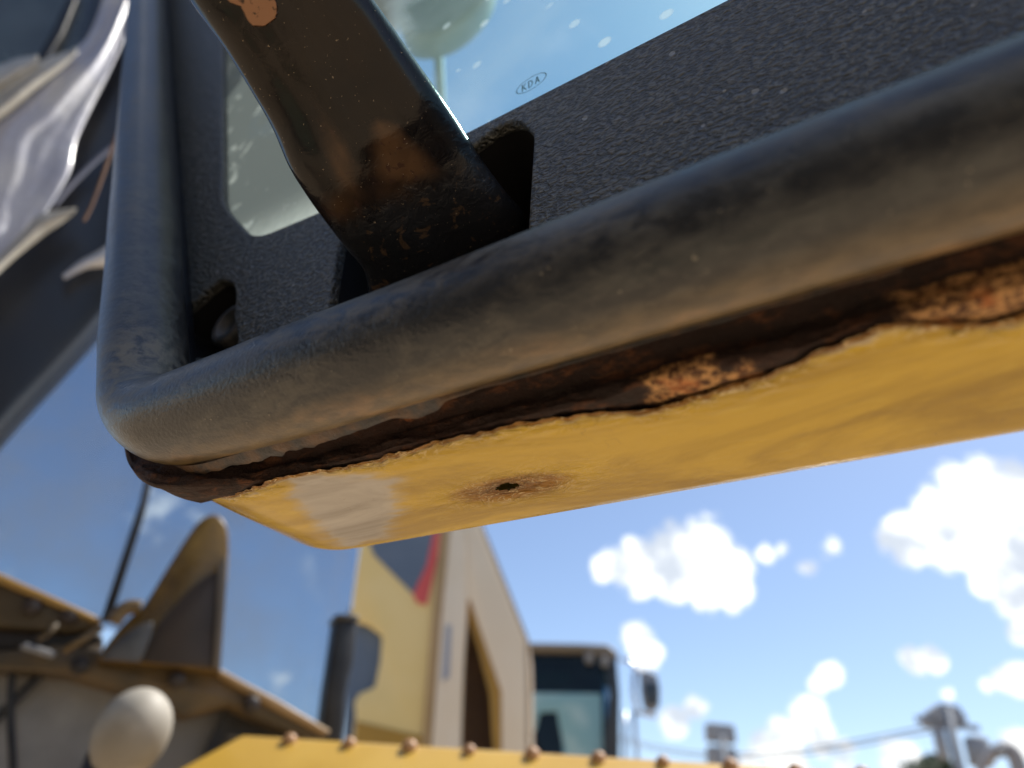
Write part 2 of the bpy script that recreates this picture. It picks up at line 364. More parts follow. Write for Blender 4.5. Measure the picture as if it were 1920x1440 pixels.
def tube(name, pts, rad, mat, parent=None, seg=12, cap=True, **kw):
    pts = [Vector(p) for p in pts]; v = []; f = []
    n = len(pts); rads = rad if isinstance(rad, (list, tuple)) else [rad] * n
    ref = Vector((0, 0, 1))
    for i, p in enumerate(pts):
        t = (pts[min(i + 1, n - 1)] - pts[max(i - 1, 0)]).normalized()
        if i == 0:
            ref = t.orthogonal().normalized()
        a = (ref - ref.dot(t) * t).normalized(); ref = a; b = t.cross(a)
        for k in range(seg):
            th = 2 * math.pi * k / seg; v.append(p + (a * math.cos(th) + b * math.sin(th)) * rads[i])
    for i in range(n - 1):
        for k in range(seg):
            k2 = (k + 1) % seg; f.append((i * seg + k, i * seg + k2, (i + 1) * seg + k2, (i + 1) * seg + k))
    if cap: f.append(tuple(range(seg - 1, -1, -1))); f.append(tuple((n - 1) * seg + k for k in range(seg)))
    return obj(name, v, f, mat, parent, smooth=True, **kw)
def smooth_px(pts, k=6):         # Catmull-Rom through tuples
    out = []; n = len(pts)
    for i in range(n - 1):
        p0, p1, p2, p3 = pts[max(i - 1, 0)], pts[i], pts[i + 1], pts[min(i + 2, n - 1)]
        for j in range(k):
            t = j / k
            out.append(tuple(.5 * (2 * b + (c - a) * t + (2 * a - 5 * b + 4 * c - d) * t * t + (3 * b - a - 3 * c + d) * t ** 3) for a, b, c, d in zip(p0, p1, p2, p3)))
    out.append(tuple(pts[-1])); return out
def rounded(pts, r, seg=6):
    out = []; n = len(pts)
    for i in range(n):
        p = Vector(pts[i]); a = Vector(pts[i - 1]); b = Vector(pts[(i + 1) % n])
        rr = r[i] if isinstance(r, (list, tuple)) else r
        da, db = (a - p), (b - p); rr = min(rr, da.length * .45, db.length * .45)
        if rr <= 0: out.append(p); continue
        s, e = p + da.normalized() * rr, p + db.normalized() * rr
        for k in range(seg + 1):
            t = k / seg; out.append((1 - t) ** 2 * s + 2 * t * (1 - t) * p + t * t * e)
    return out
def plate_with_holes(name, outer, holes, y0, y1, mat, parent, bev=0, **kw):
    """flat plate in the XZ plane (lists of (x, z)), solid between y0 and y1"""
    cu_ = bpy.data.curves.new(name, 'CURVE'); cu_.dimensions = '2D'; cu_.fill_mode = 'BOTH'
    cu_.extrude = (y1 - y0) / 2 - bev
    if bev: cu_.bevel_depth = bev; cu_.bevel_resolution = 2; cu_.offset = -bev
    for ring in [outer] + holes:
        s = cu_.splines.new('POLY'); s.points.add(len(ring) - 1); s.use_cyclic_u = True
        for i, p in enumerate(ring): s.points[i].co = (p[0], p[1], 0, 1)
    tmp = bpy.data.objects.new('tmp', cu_); COL.objects.link(tmp)
    dg = bpy.context.evaluated_depsgraph_get(); me = bpy.data.meshes.new_from_object(tmp.evaluated_get(dg))
    vs = [Vector((v.co.x, (y0 + y1) / 2 + v.co.z, v.co.y)) for v in me.vertices]
    fs = [tuple(reversed(p.vertices)) for p in me.polygons]
    bpy.data.objects.remove(tmp); bpy.data.meshes.remove(me); bpy.data.curves.remove(cu_)
    o = obj(name, vs, fs, mat, parent, **kw)
    bm = bmesh.new(); bm.from_mesh(o.data); bmesh.ops.remove_doubles(bm, verts=bm.verts, dist=1e-6); bmesh.ops.recalc_face_normals(bm, faces=bm.faces); bm.to_mesh(o.data); bm.free()
    return o

# ------------------------------------------------------------------ ground
gv = [(-600, -600, 0), (600, -600, 0), (600, 600, 0), (-600, 600, 0)]
go = obj('ground', gv, [(0, 1, 2, 3)], GROUND); go['kind'] = 'structure'

# ================================================================== near loader
loader = top('wheel_loader', 'yellow wheel loader seen from below, its open cab door rusty along the bottom edge', 'wheel loader', (0.6, 0.4, 0))
# ---- door path: the centre line of the rubber seal in the door plane (x along, z up)
ZT = CAMZ + .0996; YT = .1; RT = .0141
TH = math.atan(.569)             # the front edge of the door leans back by this much
corner = Vector((.2035, ZT)); d1 = Vector((1, 0)); d2 = Vector((math.sin(TH), math.cos(TH)))
RB = .031
turn = math.acos(d1.dot(d2)); tl = RB * math.tan(turn / 2)
def path_points(x0=-.55, ztop=2.75, fine=None, RB=.031):
    P = []; x = x0; tl = RB * math.tan(turn / 2); end = corner.x - tl; step = fine or .004
    n = int((end - x0) / step)
    for i in range(n + 1): P.append((Vector((x0 + (end - x0) * i / n, ZT)), Vector((0, -1))))
    c = Vector((end, ZT + RB))
    na = 26
    for i in range(1, na + 1):
        a = turn * i / na; nrm = Vector((math.sin(a), -math.cos(a))); P.append((c + nrm * RB, nrm))
    s = P[-1][0]; nrm = P[-1][1]; L = (ztop - s.y) / d2.y
    m = int(L / (step * 2))
    for i in range(1, m + 1): P.append((s + d2 * (L * i / m), nrm))
    return P
PP = path_points()
arc = [0.0]
for i in range(1, len(PP)): arc.append(arc[-1] + (PP[i][0] - PP[i - 1][0]).length)
def sweep(name, prof, mat, parent, pp=PP, closed=True, smooth=True, attrs=None, warp=None, **kw):
    """prof: list of (q outward from the door centre, y)"""
    v = []; f = []; k = len(prof); at_ = {a: [] for a in (attrs or {})}
    for i, (p, n) in enumerate(pp):
        for j, (q, y) in enumerate(prof):
            if warp: q, y = warp(i, j, q, y, p)
            v.append(Vector((p.x + n.x * q, y, p.y + n.y * q)))
            for a in at_: at_[a].append(attrs[a](i, j, q, y, p))
    for i in range(len(pp) - 1):
        for j in range(k if closed else k - 1):
            j2 = (j + 1) % k; f.append((i * k + j, i * k + j2, (i + 1) * k + j2, (i + 1) * k + j))
    return obj(name, v, f, mat, parent, smooth=smooth, attrs=at_ or None, **kw)

# door outline and window, in (x, z)
leg = lambda z: corner.x + .569 * (z - ZT)
DTOP = 2.72
win_l0 = on_y(418, 120, .119); win_l1 = on_y(418, 385, .119); win_b = on_y(478, 446, .119)
win_b2 = on_y(870, 252, .119); win_b3 = on_y(1365, 0, .119)
sl = (win_b3.z - win_b2.z) / (win_b3.x - win_b2.x)
zr = win_b2.z + sl * (-.45 - win_b2.x)
def along_left(z): return win_l1.x + (win_l0.x - win_l1.x) / (win_l0.z - win_l1.z) * (z - win_l1.z)
left_corner = Vector((along_left(win_l1.z - .02), win_l1.z - .02))
ztopw = DTOP - .1
win = [(-.45, zr), (win_b2.x, win_b2.z), (on_y(600, 398, .119).x, on_y(600, 398, .119).z), (win_b.x, win_b.z - .001), (along_left(win_l1.z), win_l1.z), (min(along_left(2.2), leg(2.2) - .03), 2.2), (leg(ztopw) - .04, ztopw), (-.45, ztopw)]
win_r = rounded(win, [.02, 0.0, .0, .012, .012, .0, .03, .03])
poly_out = [(-.52, ZT + .008), (leg(ZT) + .004, ZT + .008), (leg(ZT + .03) + .022, ZT + .03), (leg(DTOP) + .022, DTOP), (-.52, DTOP)]
pocket_px = [(645, 425), (632, 470), (612, 600), (985, 510), (989, 420), (1000, 250), (975, 226), (940, 232), (890, 268)]
pocket = rounded([(on_y(x, y, .1185).x, on_y(x, y, .1185).z) for x, y in pocket_px], .0035)
fh_px = [(322, 606), (352, 575), (384, 546), (412, 524), (436, 530), (441, 556), (437, 592), (446, 640), (430, 672), (345, 668)]
fh = rounded([(on_y(x, y, .1185).x, on_y(x, y, .1185).z) for x, y in fh_px], .003)

# outer skin of the door: the yellow sheet that turns under at the bottom (this mesh is the door itself)
def arange(a, b, n): return [a + (b - a) * i / (n - 1) for i in range(n)]
edge_px = [(385, 938), (440, 926), (500, 901), (560, 886), (640, 873), (700, 860), (760, 842), (830, 822), (900, 805), (1000, 785), (1100, 770), (1160, 764), (1215, 762), (1260, 752), (1300, 740), (1350, 722), (1390, 712), (1430, 700), (1500, 668), (1560, 642), (1600, 625), (1650, 606), (1700, 600), (1760, 604), (1800, 600), (1850, 604), (1890, 594), (1925, 584)]
edge = sorted([(on_z(x, y, .0848).x, on_z(x, y, .0848).y) for x, y in edge_px])
def edge_y(x):
    if x <= edge[0][0]: return edge[0][1]
    if x >= edge[-1][0]: return edge[-1][1]
    for (x0, y0), (x1, y1) in zip(edge, edge[1:]):
        if x0 <= x <= x1: return y0 + (y1 - y0) * (x - x0) / max(x1 - x0, 1e-9)
YO = .1735                       # outer face of the door
hole = on_z(951, 913, .0846)
reflection_c = on_z(655, 955, .0846)
QS = .0156
ppf = path_points(-.12, 1.80, .00075, .046)
ppc = [q for q in path_points(-.55, 2.72, .01)]
arcf = [0.0]
for i in range(1, len(ppf)): arcf.append(arcf[-1] + (ppf[i][0] - ppf[i - 1][0]).length)
reflection_poly = [on_z(x, y, .0846) for x, y in [(540, 893), (600, 886), (660, 892), (738, 893), (746, 950), (728, 1002), (660, 1024), (610, 996), (572, 950)]]  # outline of the reflection painted on the bend
def reflection_at(x, y):
    inside = False; dmin = 1; n = len(reflection_poly); p = Vector((x, y))
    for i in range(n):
        a = reflection_poly[i]; b = reflection_poly[(i + 1) % n]; a2 = Vector((a.x, a.y)); b2 = Vector((b.x, b.y))
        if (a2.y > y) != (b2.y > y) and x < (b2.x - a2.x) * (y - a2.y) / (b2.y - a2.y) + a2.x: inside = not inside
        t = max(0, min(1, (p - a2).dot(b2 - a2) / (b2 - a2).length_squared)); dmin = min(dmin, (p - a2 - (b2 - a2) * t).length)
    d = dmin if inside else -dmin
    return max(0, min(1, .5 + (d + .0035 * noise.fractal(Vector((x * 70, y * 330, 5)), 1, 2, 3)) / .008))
def build_skin():
    NV = 64; v = []; f = []; ru = []; ch = []; av = []
    crn = .009
    for i, (p, n) in enumerate(ppf):
        s = arcf[i]; xx = -.12 + s   # unrolled x
        ye = edge_y(min(xx, edge[-1][0])) + .0012 * noise.noise(Vector((xx * 260, 3, 1))) + (.0011 * noise.noise(Vector((xx * 420, 7, 1))) + .0004 * noise.noise(Vector((xx * 1500, 9, 1)))) * (.35 + max(0, noise.noise(Vector((xx * 40, 2, 2)))) * 1.6)
        for j in range(NV + 14):
            if j < NV:
                t = j / (NV - 1); y = ye + (YO - crn - ye) * t; q = QS
                e = (y - ye)
                q += -.0004 * math.exp(-(e / .001) ** 2)
                # blistered paint by the ragged edge and round the hole
                bl = math.exp(-(e / .006) ** 2)
                dx, dy = xx - hole.x, y - hole.y
                hh = math.exp(-((dx + .004) / .016) ** 2 - (dy / .006) ** 2)
                q += (.0005 * bl + .0006 * hh) * noise.fractal(Vector((xx * 130, y * 420, 0)), 1, 2, 3)
                q += -.0011 * math.exp(-(dx / .006) ** 2 - (dy / .0035) ** 2)
                q += .0006 * noise.noise(Vector((xx * 9, y * 30, 4)))
                hr = math.exp(-(dx / .0055) ** 2 - (dy / .0026) ** 2)
                rv = max(1.3 * hr, .85 * math.exp(-((dx + .001) / .017) ** 2 - (dy / .0060) ** 2), .75 * math.exp(-(e / .0012) ** 2), .35 * hh)
                cp = reflection_at(xx, y) if xx > .10 else 0
                cv = max(.62 * math.exp(-(e / .0035) ** 2), .95 * cp, .3 * hh); av.append(cp)  # chalk also takes cp, the painted reflection
            else:
                a = (j - NV + 1) / 14 * math.pi / 2
                if j < NV + 9:
                    a = (j - NV + 1) / 9 * math.pi / 2; y = YO - crn + crn * math.sin(a); q = QS - crn + crn * math.cos(a)
                else:
                    y = YO; q = QS - crn - (j - NV - 8) * .006
                rv = .05; cv = .25 if j > NV + 3 and j < NV + 9 else .05; av.append(0)
            v.append(Vector((p.x + n.x * q, y, p.y + n.y * q))); ru.append(rv); ch.append(cv)
    K = NV + 14
    for i in range(len(ppf) - 1):
        xx = -.12 + arcf[i]
        for j in range(K - 1):
            if j < NV:
                vv = v[i * K + j]
                dx, dy = xx - hole.x, vv.y - hole.y
                dxr, dyr = dx * .98 + dy * .25, dy - dx * .12
                if (dxr / .0036) ** 2 + (dyr / .0014) ** 2 < 1 + .5 * noise.noise(Vector((dx * 900, dy * 900, 0))): continue
            f.append((i * K + j, i * K + j + 1, (i + 1) * K + j + 1, (i + 1) * K + j))
    return obj('cab_door', v, f, YPAINT, loader, smooth=True, attrs={'rust': ru, 'chalk': ch, 'pale_reflection': av}, label='yellow cab door bottom with a rust hole and ragged rusted edge')
door = build_skin()
# outer sheet of the door around the window
skin_out = [(-.55, CAMZ + .112), (leg(CAMZ + .112) - .022, CAMZ + .112), (leg(CAMZ + .19) - .002, CAMZ + .19), (-.46, CAMZ + .222), (-.46, DTOP), (-.55, DTOP)]
plate_with_holes('outer_sheet', skin_out, [], .1695, YO - .0008, SUNYEL, door)
# rusted return flange and cavity behind the seal
prof = [(-.006, .1195), (.001, .1200), (.006, .1215), (.0095, .119), (.0105, .1145), (.0095, .108), (.0088, .1065)]
def rustprofile():
    pts = []
    base = [(.001, .1255), (.0015, .1240), (.003, .1225), (.0065, .1210), (.0105, .1200), (.0130, .1190), (.0148, .1195), (.0149, .1230), (.0146, .1270), (.0138, .1320), (.0136, .138)]
    return smooth_px(base, 4)
def rust_orange(i, j, q, y, p):
    x = p.x; a = on_z(1295, 715, .0848); b = on_z(1850, 565, .0848)
    return max(1.0 * math.exp(-((x - a.x) / .013) ** 2) * (1 if q > .011 else .1), 1.0 * math.exp(-((x - b.x) / .022) ** 2) * (1 if q > .004 else .1), .0)
def rust_warp(i, j, q, y, p):
    nz_ = noise.fractal(Vector((p.x * 90, y * 260 + j * .4, p.y * 90)), 1, 2, 4)
    o_ = rust_orange(i, j, q, y, p)
    bd = max(0, min(1, (p.x - .165) / .03)); y = y - .0135 * bd * max(0, min(1, (.134 - y) / .008)); q = q + (.0045 * bd - .0030 * math.exp(-(((p.x - .208) ** 2 + (p.y - ZT - .004) ** 2) / .034 ** 2))) * (1 if y < .122 else 0) - .0008 * max(0, min(1, (y - edge_y(p.x) + .001) / .002))
    return q + .0006 * nz_ + .0003 * o_, y + .0009 * nz_ - .0015 * o_
pr = path_points(-.3, ZT + .034, .0013)
sweep('rusted_flange', rustprofile(), RUST, door, pp=pr, closed=False, warp=rust_warp, attrs={'orange': rust_orange})
# second, recessed rusty channel between flange and seal clip
def chan_warp(i, j, q, y, p):
    nz_ = noise.fractal(Vector((p.x * 120, y * 300 + j, p.y * 120)), 1, 2, 4); return q + .0007 * nz_, y
sweep('rusted_channel', smooth_px([(.0040, .1045), (.0060, .1085), (.0035, .113), (.0065, .1165), (.0090, .1205)], 4), RUST, door, pp=pr, closed=False, warp=chan_warp, attrs={'orange': lambda *a: 0.0})
# dark hollow inside the door bottom
sweep('door_core', [(-.004, .124), (-.002, .165)], CORE, door, pp=path_points(-.5, ZT + .02, .02), closed=False)
sweep('seal_base', [(-.004, .1125), (.004, .1125), (.004, .1187), (-.004, .1187)], BLACK, door)
# ragged clip strip that has peeled from the seal
def strip():
    v = []; f = []; n = 0; xs = [x_ for x_ in arange(.002, .212, 330)]
    pth = []
    for (p, nn), s in zip(ppf, arcf):
        if .0 <= -.12 + s <= .235: pth.append((p, nn, -.12 + s))
    cols = []
    for k, (p, nn, x) in enumerate(pth[::2]):
        t = max(0, min(1, (x - .085) / .05)); end = max(0, min(1, (.226 - x) / .006))
        wdt = (.0002 + .0046 * t) * (.75 + .5 * noise.noise(Vector((x * 60, 0, 0))) + .35 * noise.noise(Vector((x * 260, 5, 0)))) * end
        if .096 < x < .110: wdt += .0028 * math.sin((x - .096) / .014 * math.pi) ** .5
        wdt = max(wdt, .0003)
        q0 = RT * .80; y0 = YT + RT * .55
        row = [(q0, y0), (q0 + .0010, y0 + wdt * .5), (q0 + .0013 + .0006 * noise.noise(Vector((x * 150, 9, 9))), y0 + wdt), (q0 + .0006, y0 + wdt), (q0 - .001, y0)]
        cols.append([Vector((p.x + nn.x * q, y, p.y + nn.y * q)) for q, y in row])
    K = 5
    for c_ in cols: v += c_
    for i in range(len(cols) - 1):
        for j in range(K - 1): f.append((i * K + j, i * K + j + 1, (i + 1) * K + j + 1, (i + 1) * K + j))
    return obj('peeling_clip_strip', v, f, STRIPM, door, smooth=True)
STRIPM = simple('peeled_clip', (.045, .042, .042), (.13, .075, .04), .45, scale=130, bumpd=.0006)
strip()
# rubber seal
seal_prof = [(RT * math.sin(2 * math.pi * k / 56), YT - RT * math.cos(2 * math.pi * k / 56)) for k in range(56)]
# 'upper' = how far round towards the upward side of the section dust lies
def upper(i, j, q, y, p):
    return max(0.0, min(1.0, ((-q - (y - YT)) / RT * .7 - .30) * 1.5)) * (.6 + .4 * noise.noise(Vector((p.x * 30, 1, p.y * 30)))) * (1 if p.x < .22 else .4) + (.5 * math.exp(-((p.x - .215) / .02) ** 2 - ((p.y - ZT - .006) / .03) ** 2) if q < .006 else 0)
def bendk(p): return math.exp(-(((p.x - .208) ** 2 + (p.y - ZT - .004) ** 2) / .034 ** 2))
def seal_warp(i, j, q, y, p):
    if q > 0: q *= 1 - .24 * bendk(p)
    w_ = 1 + .02 * noise.noise(Vector((p.x * 25, p.y * 25, 1))) ; return q * w_, YT + (y - YT) * w_
sweep('rubber_seal', seal_prof, RUBBER, door, attrs={'upper': upper, 'under': lambda i, j, q, y, p: max(0.0, min(1.0, ((q + y - YT) / RT * .7 - .34 + .10 * noise.noise(Vector((p.x * 22, y * 40, 2)))) * 1.9))}, warp=seal_warp)  # ground bounce painted into the colour of the lower side
# inner trim panel
panel = plate_with_holes('inner_panel', poly_out, [win_r, pocket, fh], .1185, .1230, PLASTIC, door, bev=.0012)
# dark pocket behind the two openings
def pan(name, ring, y0, y1, mat):
    c = Vector((sum(p[0] for p in ring) / len(ring), sum(p[1] for p in ring) / len(ring)))
    big = [Vector((c.x + (p[0] - c.x) * 1.02, c.y + (p[1] - c.y) * 1.02)) for p in ring]
    n = len(big); v = [Vector((p.x, y0, p.y)) for p in big] + [Vector((p.x, y1, p.y)) for p in big]
    f = [(i, (i + 1) % n, (i + 1) % n + n, i + n) for i in range(n)] + [tuple(range(n, 2 * n))]
    return obj(name, v, f, mat, door)
pan('handle_recess', pocket, .1222, .160, CORE)
pan('bolt_recess', fh, .1222, .146, CORE)
bc = on_y(426, 606, .1230)
brad = .0092
v = []; f = []
for k, (r_, y_) in enumerate([(brad, .144), (brad, .1243), (brad * .93, .1230), (brad * .62, .1230), (brad * .55, .1255), (.0001, .1255)]):
    for s in range(28):
        a = 2 * math.pi * s / 28; v.append(Vector((bc.x + r_ * math.cos(a), y_, bc.z + r_ * math.sin(a))))
for k in range(5):
    for s in range(28): s2 = (s + 1) % 28; f.append((k * 28 + s, k * 28 + s2, (k + 1) * 28 + s2, (k + 1) * 28 + s))
obj('round_cap', v, f, simple('cap_grey', (.04, .045, .045), (.10, .09, .08), .5, scale=150), door, smooth=True)
# pane
NX, NZ = 60, 60
v = []; f = []; fa = []; ba = []
x0, x1, z0, z1 = -.5, leg(DTOP) - .02, CAMZ + .195, DTOP - .02
def win_low(x):
    if x < win[1][0]: return win[1][1] + (win[0][1] - win[1][1]) * (win[1][0] - x) / (win[1][0] - win[0][0])
    return win[2][1]
for i in range(NX + 1):
    for j in range(NZ + 1):
        zt_ = (j / NZ) ** 1.8; xm = min(x1, leg(z0 + (z1 - z0) * zt_) + .02); x = xm + (x0 - xm) * (i / NX) ** 1.5; zl = win_low(x) - .005; z = zl + (z1 - zl) * zt_
        v.append(Vector((x, .1240, z)))
        e = (left_corner.x - x)
        fa.append(max(0, min(1, (x - .166) / .014))); ba.append(math.exp(-(max(0, z - zl - .008) / .016) ** 2) if x > .15 else .8)
for i in range(NX):
    for j in range(NZ): f.append((i * (NZ + 1) + j, i * (NZ + 1) + j + 1, (i + 1) * (NZ + 1) + j + 1, (i + 1) * (NZ + 1) + j))
pane = obj('window_pane', v, f, DOORGLASS, door, attrs={'film': fa, 'sunlit_band': ba})
# small etched oval with letters on the pane
def etched():
    c = on_y(996, 156, .1236); e1 = (on_y(1022, 141, .1236) - c); e2v = (on_y(985, 143, .1236) - c)
    v = []; f = []; N = 40
    a_ = e1.length * 1.12; ux = e1.normalized(); uz = Vector((-ux.z, 0, ux.x)) if True else None
    if uz.z < 0: uz = -uz
    b_ = a_ * .62
    for k in range(N):
        t = 2 * math.pi * k / N
        for s in (1.0, .93): v.append(c + ux * a_ * s * math.cos(t) + uz * (b_ * s + (0 if s == 1 else -.00006)) * math.sin(t))
    for k in range(N): k2 = (k + 1) % N; f.append((2 * k, 2 * k2, 2 * k2 + 1, 2 * k + 1))
    strokes = {'K': [((0, 0), (0, 1)), ((0, .45), (.55, 1)), ((.15, .55), (.6, 0))], 'D': [((0, 0), (0, 1)), ((0, 1), (.4, .9)), ((.4, .9), (.6, .5)), ((.6, .5), (.4, .1)), ((.4, .1), (0, 0))], 'A': [((0, 0), (.3, 1)), ((.3, 1), (.6, 0)), ((.1, .35), (.5, .35))]}
    cw_ = a_ * .42
    for gi, ch in enumerate('KDA'):
        ox = (-1.5 + gi) * cw_ + cw_ * .12
        for (xa, za), (xb_, zb) in strokes[ch]:
            hs = b_ * 1.05
            A = c + ux * (ox + xa * cw_) + uz * ((za - .5) * hs); B = c + ux * (ox + xb_ * cw_) + uz * ((zb - .5) * hs)
            d = (B - A).normalized(); nn = Vector((-d.z, 0, d.x)) * .00024; k0 = len(v)
            v += [A - nn, A + nn, B + nn, B - nn]; f.append((k0, k0 + 1, k0 + 2, k0 + 3))
    return obj('etched_mark', v, f, MARK, door)
etched()

# grab handle: flattened tube that leaves the recess
hs = [((220, -200), (500, -290), .186), ((355, 0), (630, -100), .192), ((420, 90), (690, -15), .197), ((470, 170), (737, 50), .202), ((510, 240), (780, 112), .206), ((540, 310), (820, 168), .210), ((570, 360), (852, 215), .214), ((600, 403), (885, 268), .218), ((625, 436), (915, 315), .221), ((652, 470), (950, 362), .225), ((682, 508), (984, 405), .230), ((692, 560), (990, 452), .236), ((694, 640), (994, 540), .243)]
flat = smooth_px([(a[0], a[1], b[0], b[1], d) for a, b, d in hs], 10)
v = []; f = []; acr = []; alo = []; warm_reflection = []; chip = []; grime = []; K = 48
cent = []
for (lx, ly, rx, ry, d) in flat:
    cent.append((at(lx, ly, d), at(rx, ry, d * 1.0)))
for i, (Lp, Rp) in enumerate(cent):
    c = (Lp + Rp) / 2; wv = (Rp - Lp) / 2
    pm = (sum(cent[max(i - 1, 0)], Vector()) / 2); pn = (sum(cent[min(i + 1, len(cent) - 1)], Vector()) / 2)
    ax = (pn - pm).normalized(); th = ax.cross(wv).normalized()
    if th.dot(FWD) > 0: th = -th          # towards the camera
    lx, ly, rx, ry, d = flat[i]
    u_ = i / (len(flat) - 1)
    thick = .0085 * (1 - .35 * max(0, (u_ - .7) / .3))
    for k in range(K):
        a = 2 * math.pi * k / K; ca, sa = math.cos(a), math.sin(a)
        cx = math.copysign(abs(ca) ** .8, ca); sy = math.copysign(abs(sa) ** .72, sa)
        dent = 0
        if sy > 0: dent = .0022 * math.exp(-((cx - .1) / .45) ** 2) * max(0, min(1, (u_ - .45) / .25)) * max(0, min(1, (1.02 - u_) / .1))
        off_ = th * (sy * thick - dent) - th * (abs(cx) ** 3) * .0015
        v.append(c + wv * cx + off_)
        px = (lx + rx) / 2 + (rx - lx) / 2 * cx; py = (ly + ry) / 2 + (ry - ly) / 2 * cx
        front = sy > 0
        acr.append(cx); alo.append(u_ * 5)
        w_ = 0
        if front:
            w_ = max(.95 * max(0, min(1, 1.3 - abs(px - 742 - .45 * (py - 280)) / max(8, 18 + .55 * (py - 215)))) * max(0, min(1, (py - 212) / 18)) * max(0, min(1, (350 - py) / 35)), .9 * math.exp(-((px - 650 - .35 * (py - 330)) / 22) ** 2 - ((py - 310) / 95) ** 2), .75 * math.exp(-((px - 640) / 40) ** 2 - ((py - 380) / 40) ** 2), .45 * math.exp(-((px - 730) / 90) ** 2 - ((py - 350) / 40) ** 2))  # brown patches stand for ground reflections, put into the colour
        warm_reflection.append(w_)
        dd_ = min(math.hypot((px - 496) / 30, (py - 16) / 36), math.hypot((px - 462) / 32, (py + 6) / 22))
        chip.append(max(0, 1.5 - dd_) if front else 0)
        g_ = max(0, min(1, (py + .48 * (px - 800) - 300) / 85)) if front else .6
        grime.append(g_)
n = len(flat)
for i in range(n - 1):
    for k in range(K): k2 = (k + 1) % K; f.append((i * K + k, i * K + k2, (i + 1) * K + k2, (i + 1) * K + k))
f.append(tuple(range(K - 1, -1, -1))); f.append(tuple((n - 1) * K + k for k in range(K)))
obj('grab_handle', v, f, HANDLE, door, smooth=True, attrs={'warm_reflection': warm_reflection, 'chip': chip, 'grime': grime, 'across': acr, 'along': alo}, label='wide flattened brown-black grab handle with chipped finish')

# unseen slab added inside the door to darken what seal and trim reflect
pobj('unseen_dark_slab', [Vector((-.9, -1.25, .9)), Vector((1.5, -1.25, .9)), Vector((1.7, -1.25, 2.9)), Vector((-.9, -1.25, 2.9))], Vector((0, -.5, 0)), BLACKPAINT, loader, .02)
# ================================================================== the rest of the near loader's cab, to the left
NW = az(-22)                     # the cab side lies square to this direction
def wl(px, py, dist): return on_wall(px, py, NW, dist)
def wp(name, pts, dist, thick, mat, bev=.002, parent=loader, **kw):
    return pobj(name, [wl(x, y, dist) for x, y in pts], NW * thick, mat, parent, bev, **kw)
# window pane of the cab side
wp('side_window', [(-150, 700), (-150, 1150), (30, 1110), (195, 1175), (420, 1255), (600, 1372), (640, 1372), (655, 1160), (674, 1010), (700, 880), (500, 500), (200, 450)], 1.02, .006, CABGLASS, 0)
wp('glazing_seam', [(282, 850), (296, 850), (272, 960), (207, 1164), (188, 1164), (262, 940)], 1.00, .012, BLACK)
# corner post, dark paint
post = wp('corner_post', smooth_px([(-160, 985), (0, 800), (64, 730), (130, 660), (196, 585), (275, 470), (350, 330), (420, 120), (460, -120)], 4) + [(200, -160), (150, 60), (100, 250), (60, 390), (-160, 560)], .80, .05, BLACKPAINT, .012)
wp('rear_pane', [(-160, 60), (-20, 125), (60, 108), (130, 95), (185, 60), (240, -160), (-160, -160)], .90, .008, simple('grey_green_pane', (.055, .07, .07), (.10, .13, .13), .3, scale=4, spec=.9), 0)
wp('pane_gasket', [(132, -20), (150, -20), (118, 60), (85, 112), (60, 122), (95, 60)], .885, .012, BLACK)
# wrinkled pale strips over the post
def film(name, px, mat, dist, amp=.012, label=None, seedv=0):  # builds a wrinkled pale strip
    """px: pairs of (upper-left point, lower-right point) along the strip"""
    rows = smooth_px([(a[0], a[1], b[0], b[1]) for a, b in px], 10); v = []; f = []; K = 22
    for i, (ax_, ay, bx, by) in enumerate(rows):
        for k in range(K):
            t = k / (K - 1); x = ax_ + (bx - ax_) * t; y = ay + (by - ay) * t
            dn = amp * noise.fractal(Vector((i * .022 + seedv, t * 3.4, seedv)), 1, 2, 2) - .010 * math.sin(t * math.pi)
            v.append(wl(x, y, dist + dn))
    for i in range(len(rows) - 1):
        for k in range(K - 1): f.append((i * K + k, i * K + k + 1, (i + 1) * K + k + 1, (i + 1) * K + k))
    o = obj(name, v, f, mat, loader, smooth=True, label=label)
    md = o.modifiers.new('solid', 'SOLIDIFY'); md.thickness = .0015; return o
film('pale_sheet', [((208, -60), (292, -60)), ((192, 0), (262, 0)), ((168, 60), (236, 66)), ((140, 92), (208, 130)), ((90, 130), (178, 190)), ((30, 180), (150, 248)), ((-40, 240), (140, 275)), ((-60, 330), (130, 325)), ((-80, 400), (95, 385)), ((-100, 480), (60, 435)), ((-140, 560), (-20, 500))], FILM, .775, .007, label='wrinkled pale grey strip on the corner post')
film('pale_sliver', [((-60, 128), (-60, 200)), ((-10, 126), (-10, 190)), ((30, 112), (30, 160)), ((60, 106), (58, 135)), ((72, 104), (68, 116))], CREAMSHEET, .765, .006, seedv=3)
film('pale_sliver', [((-60, 215), (-60, 260)), ((0, 168), (0, 226)), ((60, 125), (70, 168)), ((110, 104), (112, 132)), ((146, 92), (142, 100))], CREAMSHEET, .762, .006, seedv=5)
film('pale_sliver', [((-40, 520), (-30, 535)), ((20, 462), (30, 482)), ((70, 410), (80, 440)), ((100, 398), (112, 418)), ((142, 392), (136, 398))], CREAMSHEET, .772, .004, seedv=8)
film('pale_sliver', [((118, 518), (119, 522)), ((150, 492), (158, 504)), ((180, 476), (184, 500)), ((202, 462), (204, 500))], FILM, .79, .003, seedv=9)
tube('lavender_streak', [wl(x, y, .785) for x, y in smooth_px([(98, 388), (140, 340), (190, 292), (240, 252), (275, 220)], 5)], .0028, simple('lavender_grey', (.16, .17, .22), (.2, .2, .25), .4, scale=10), loader, seg=8)  # thin lavender streak along the post

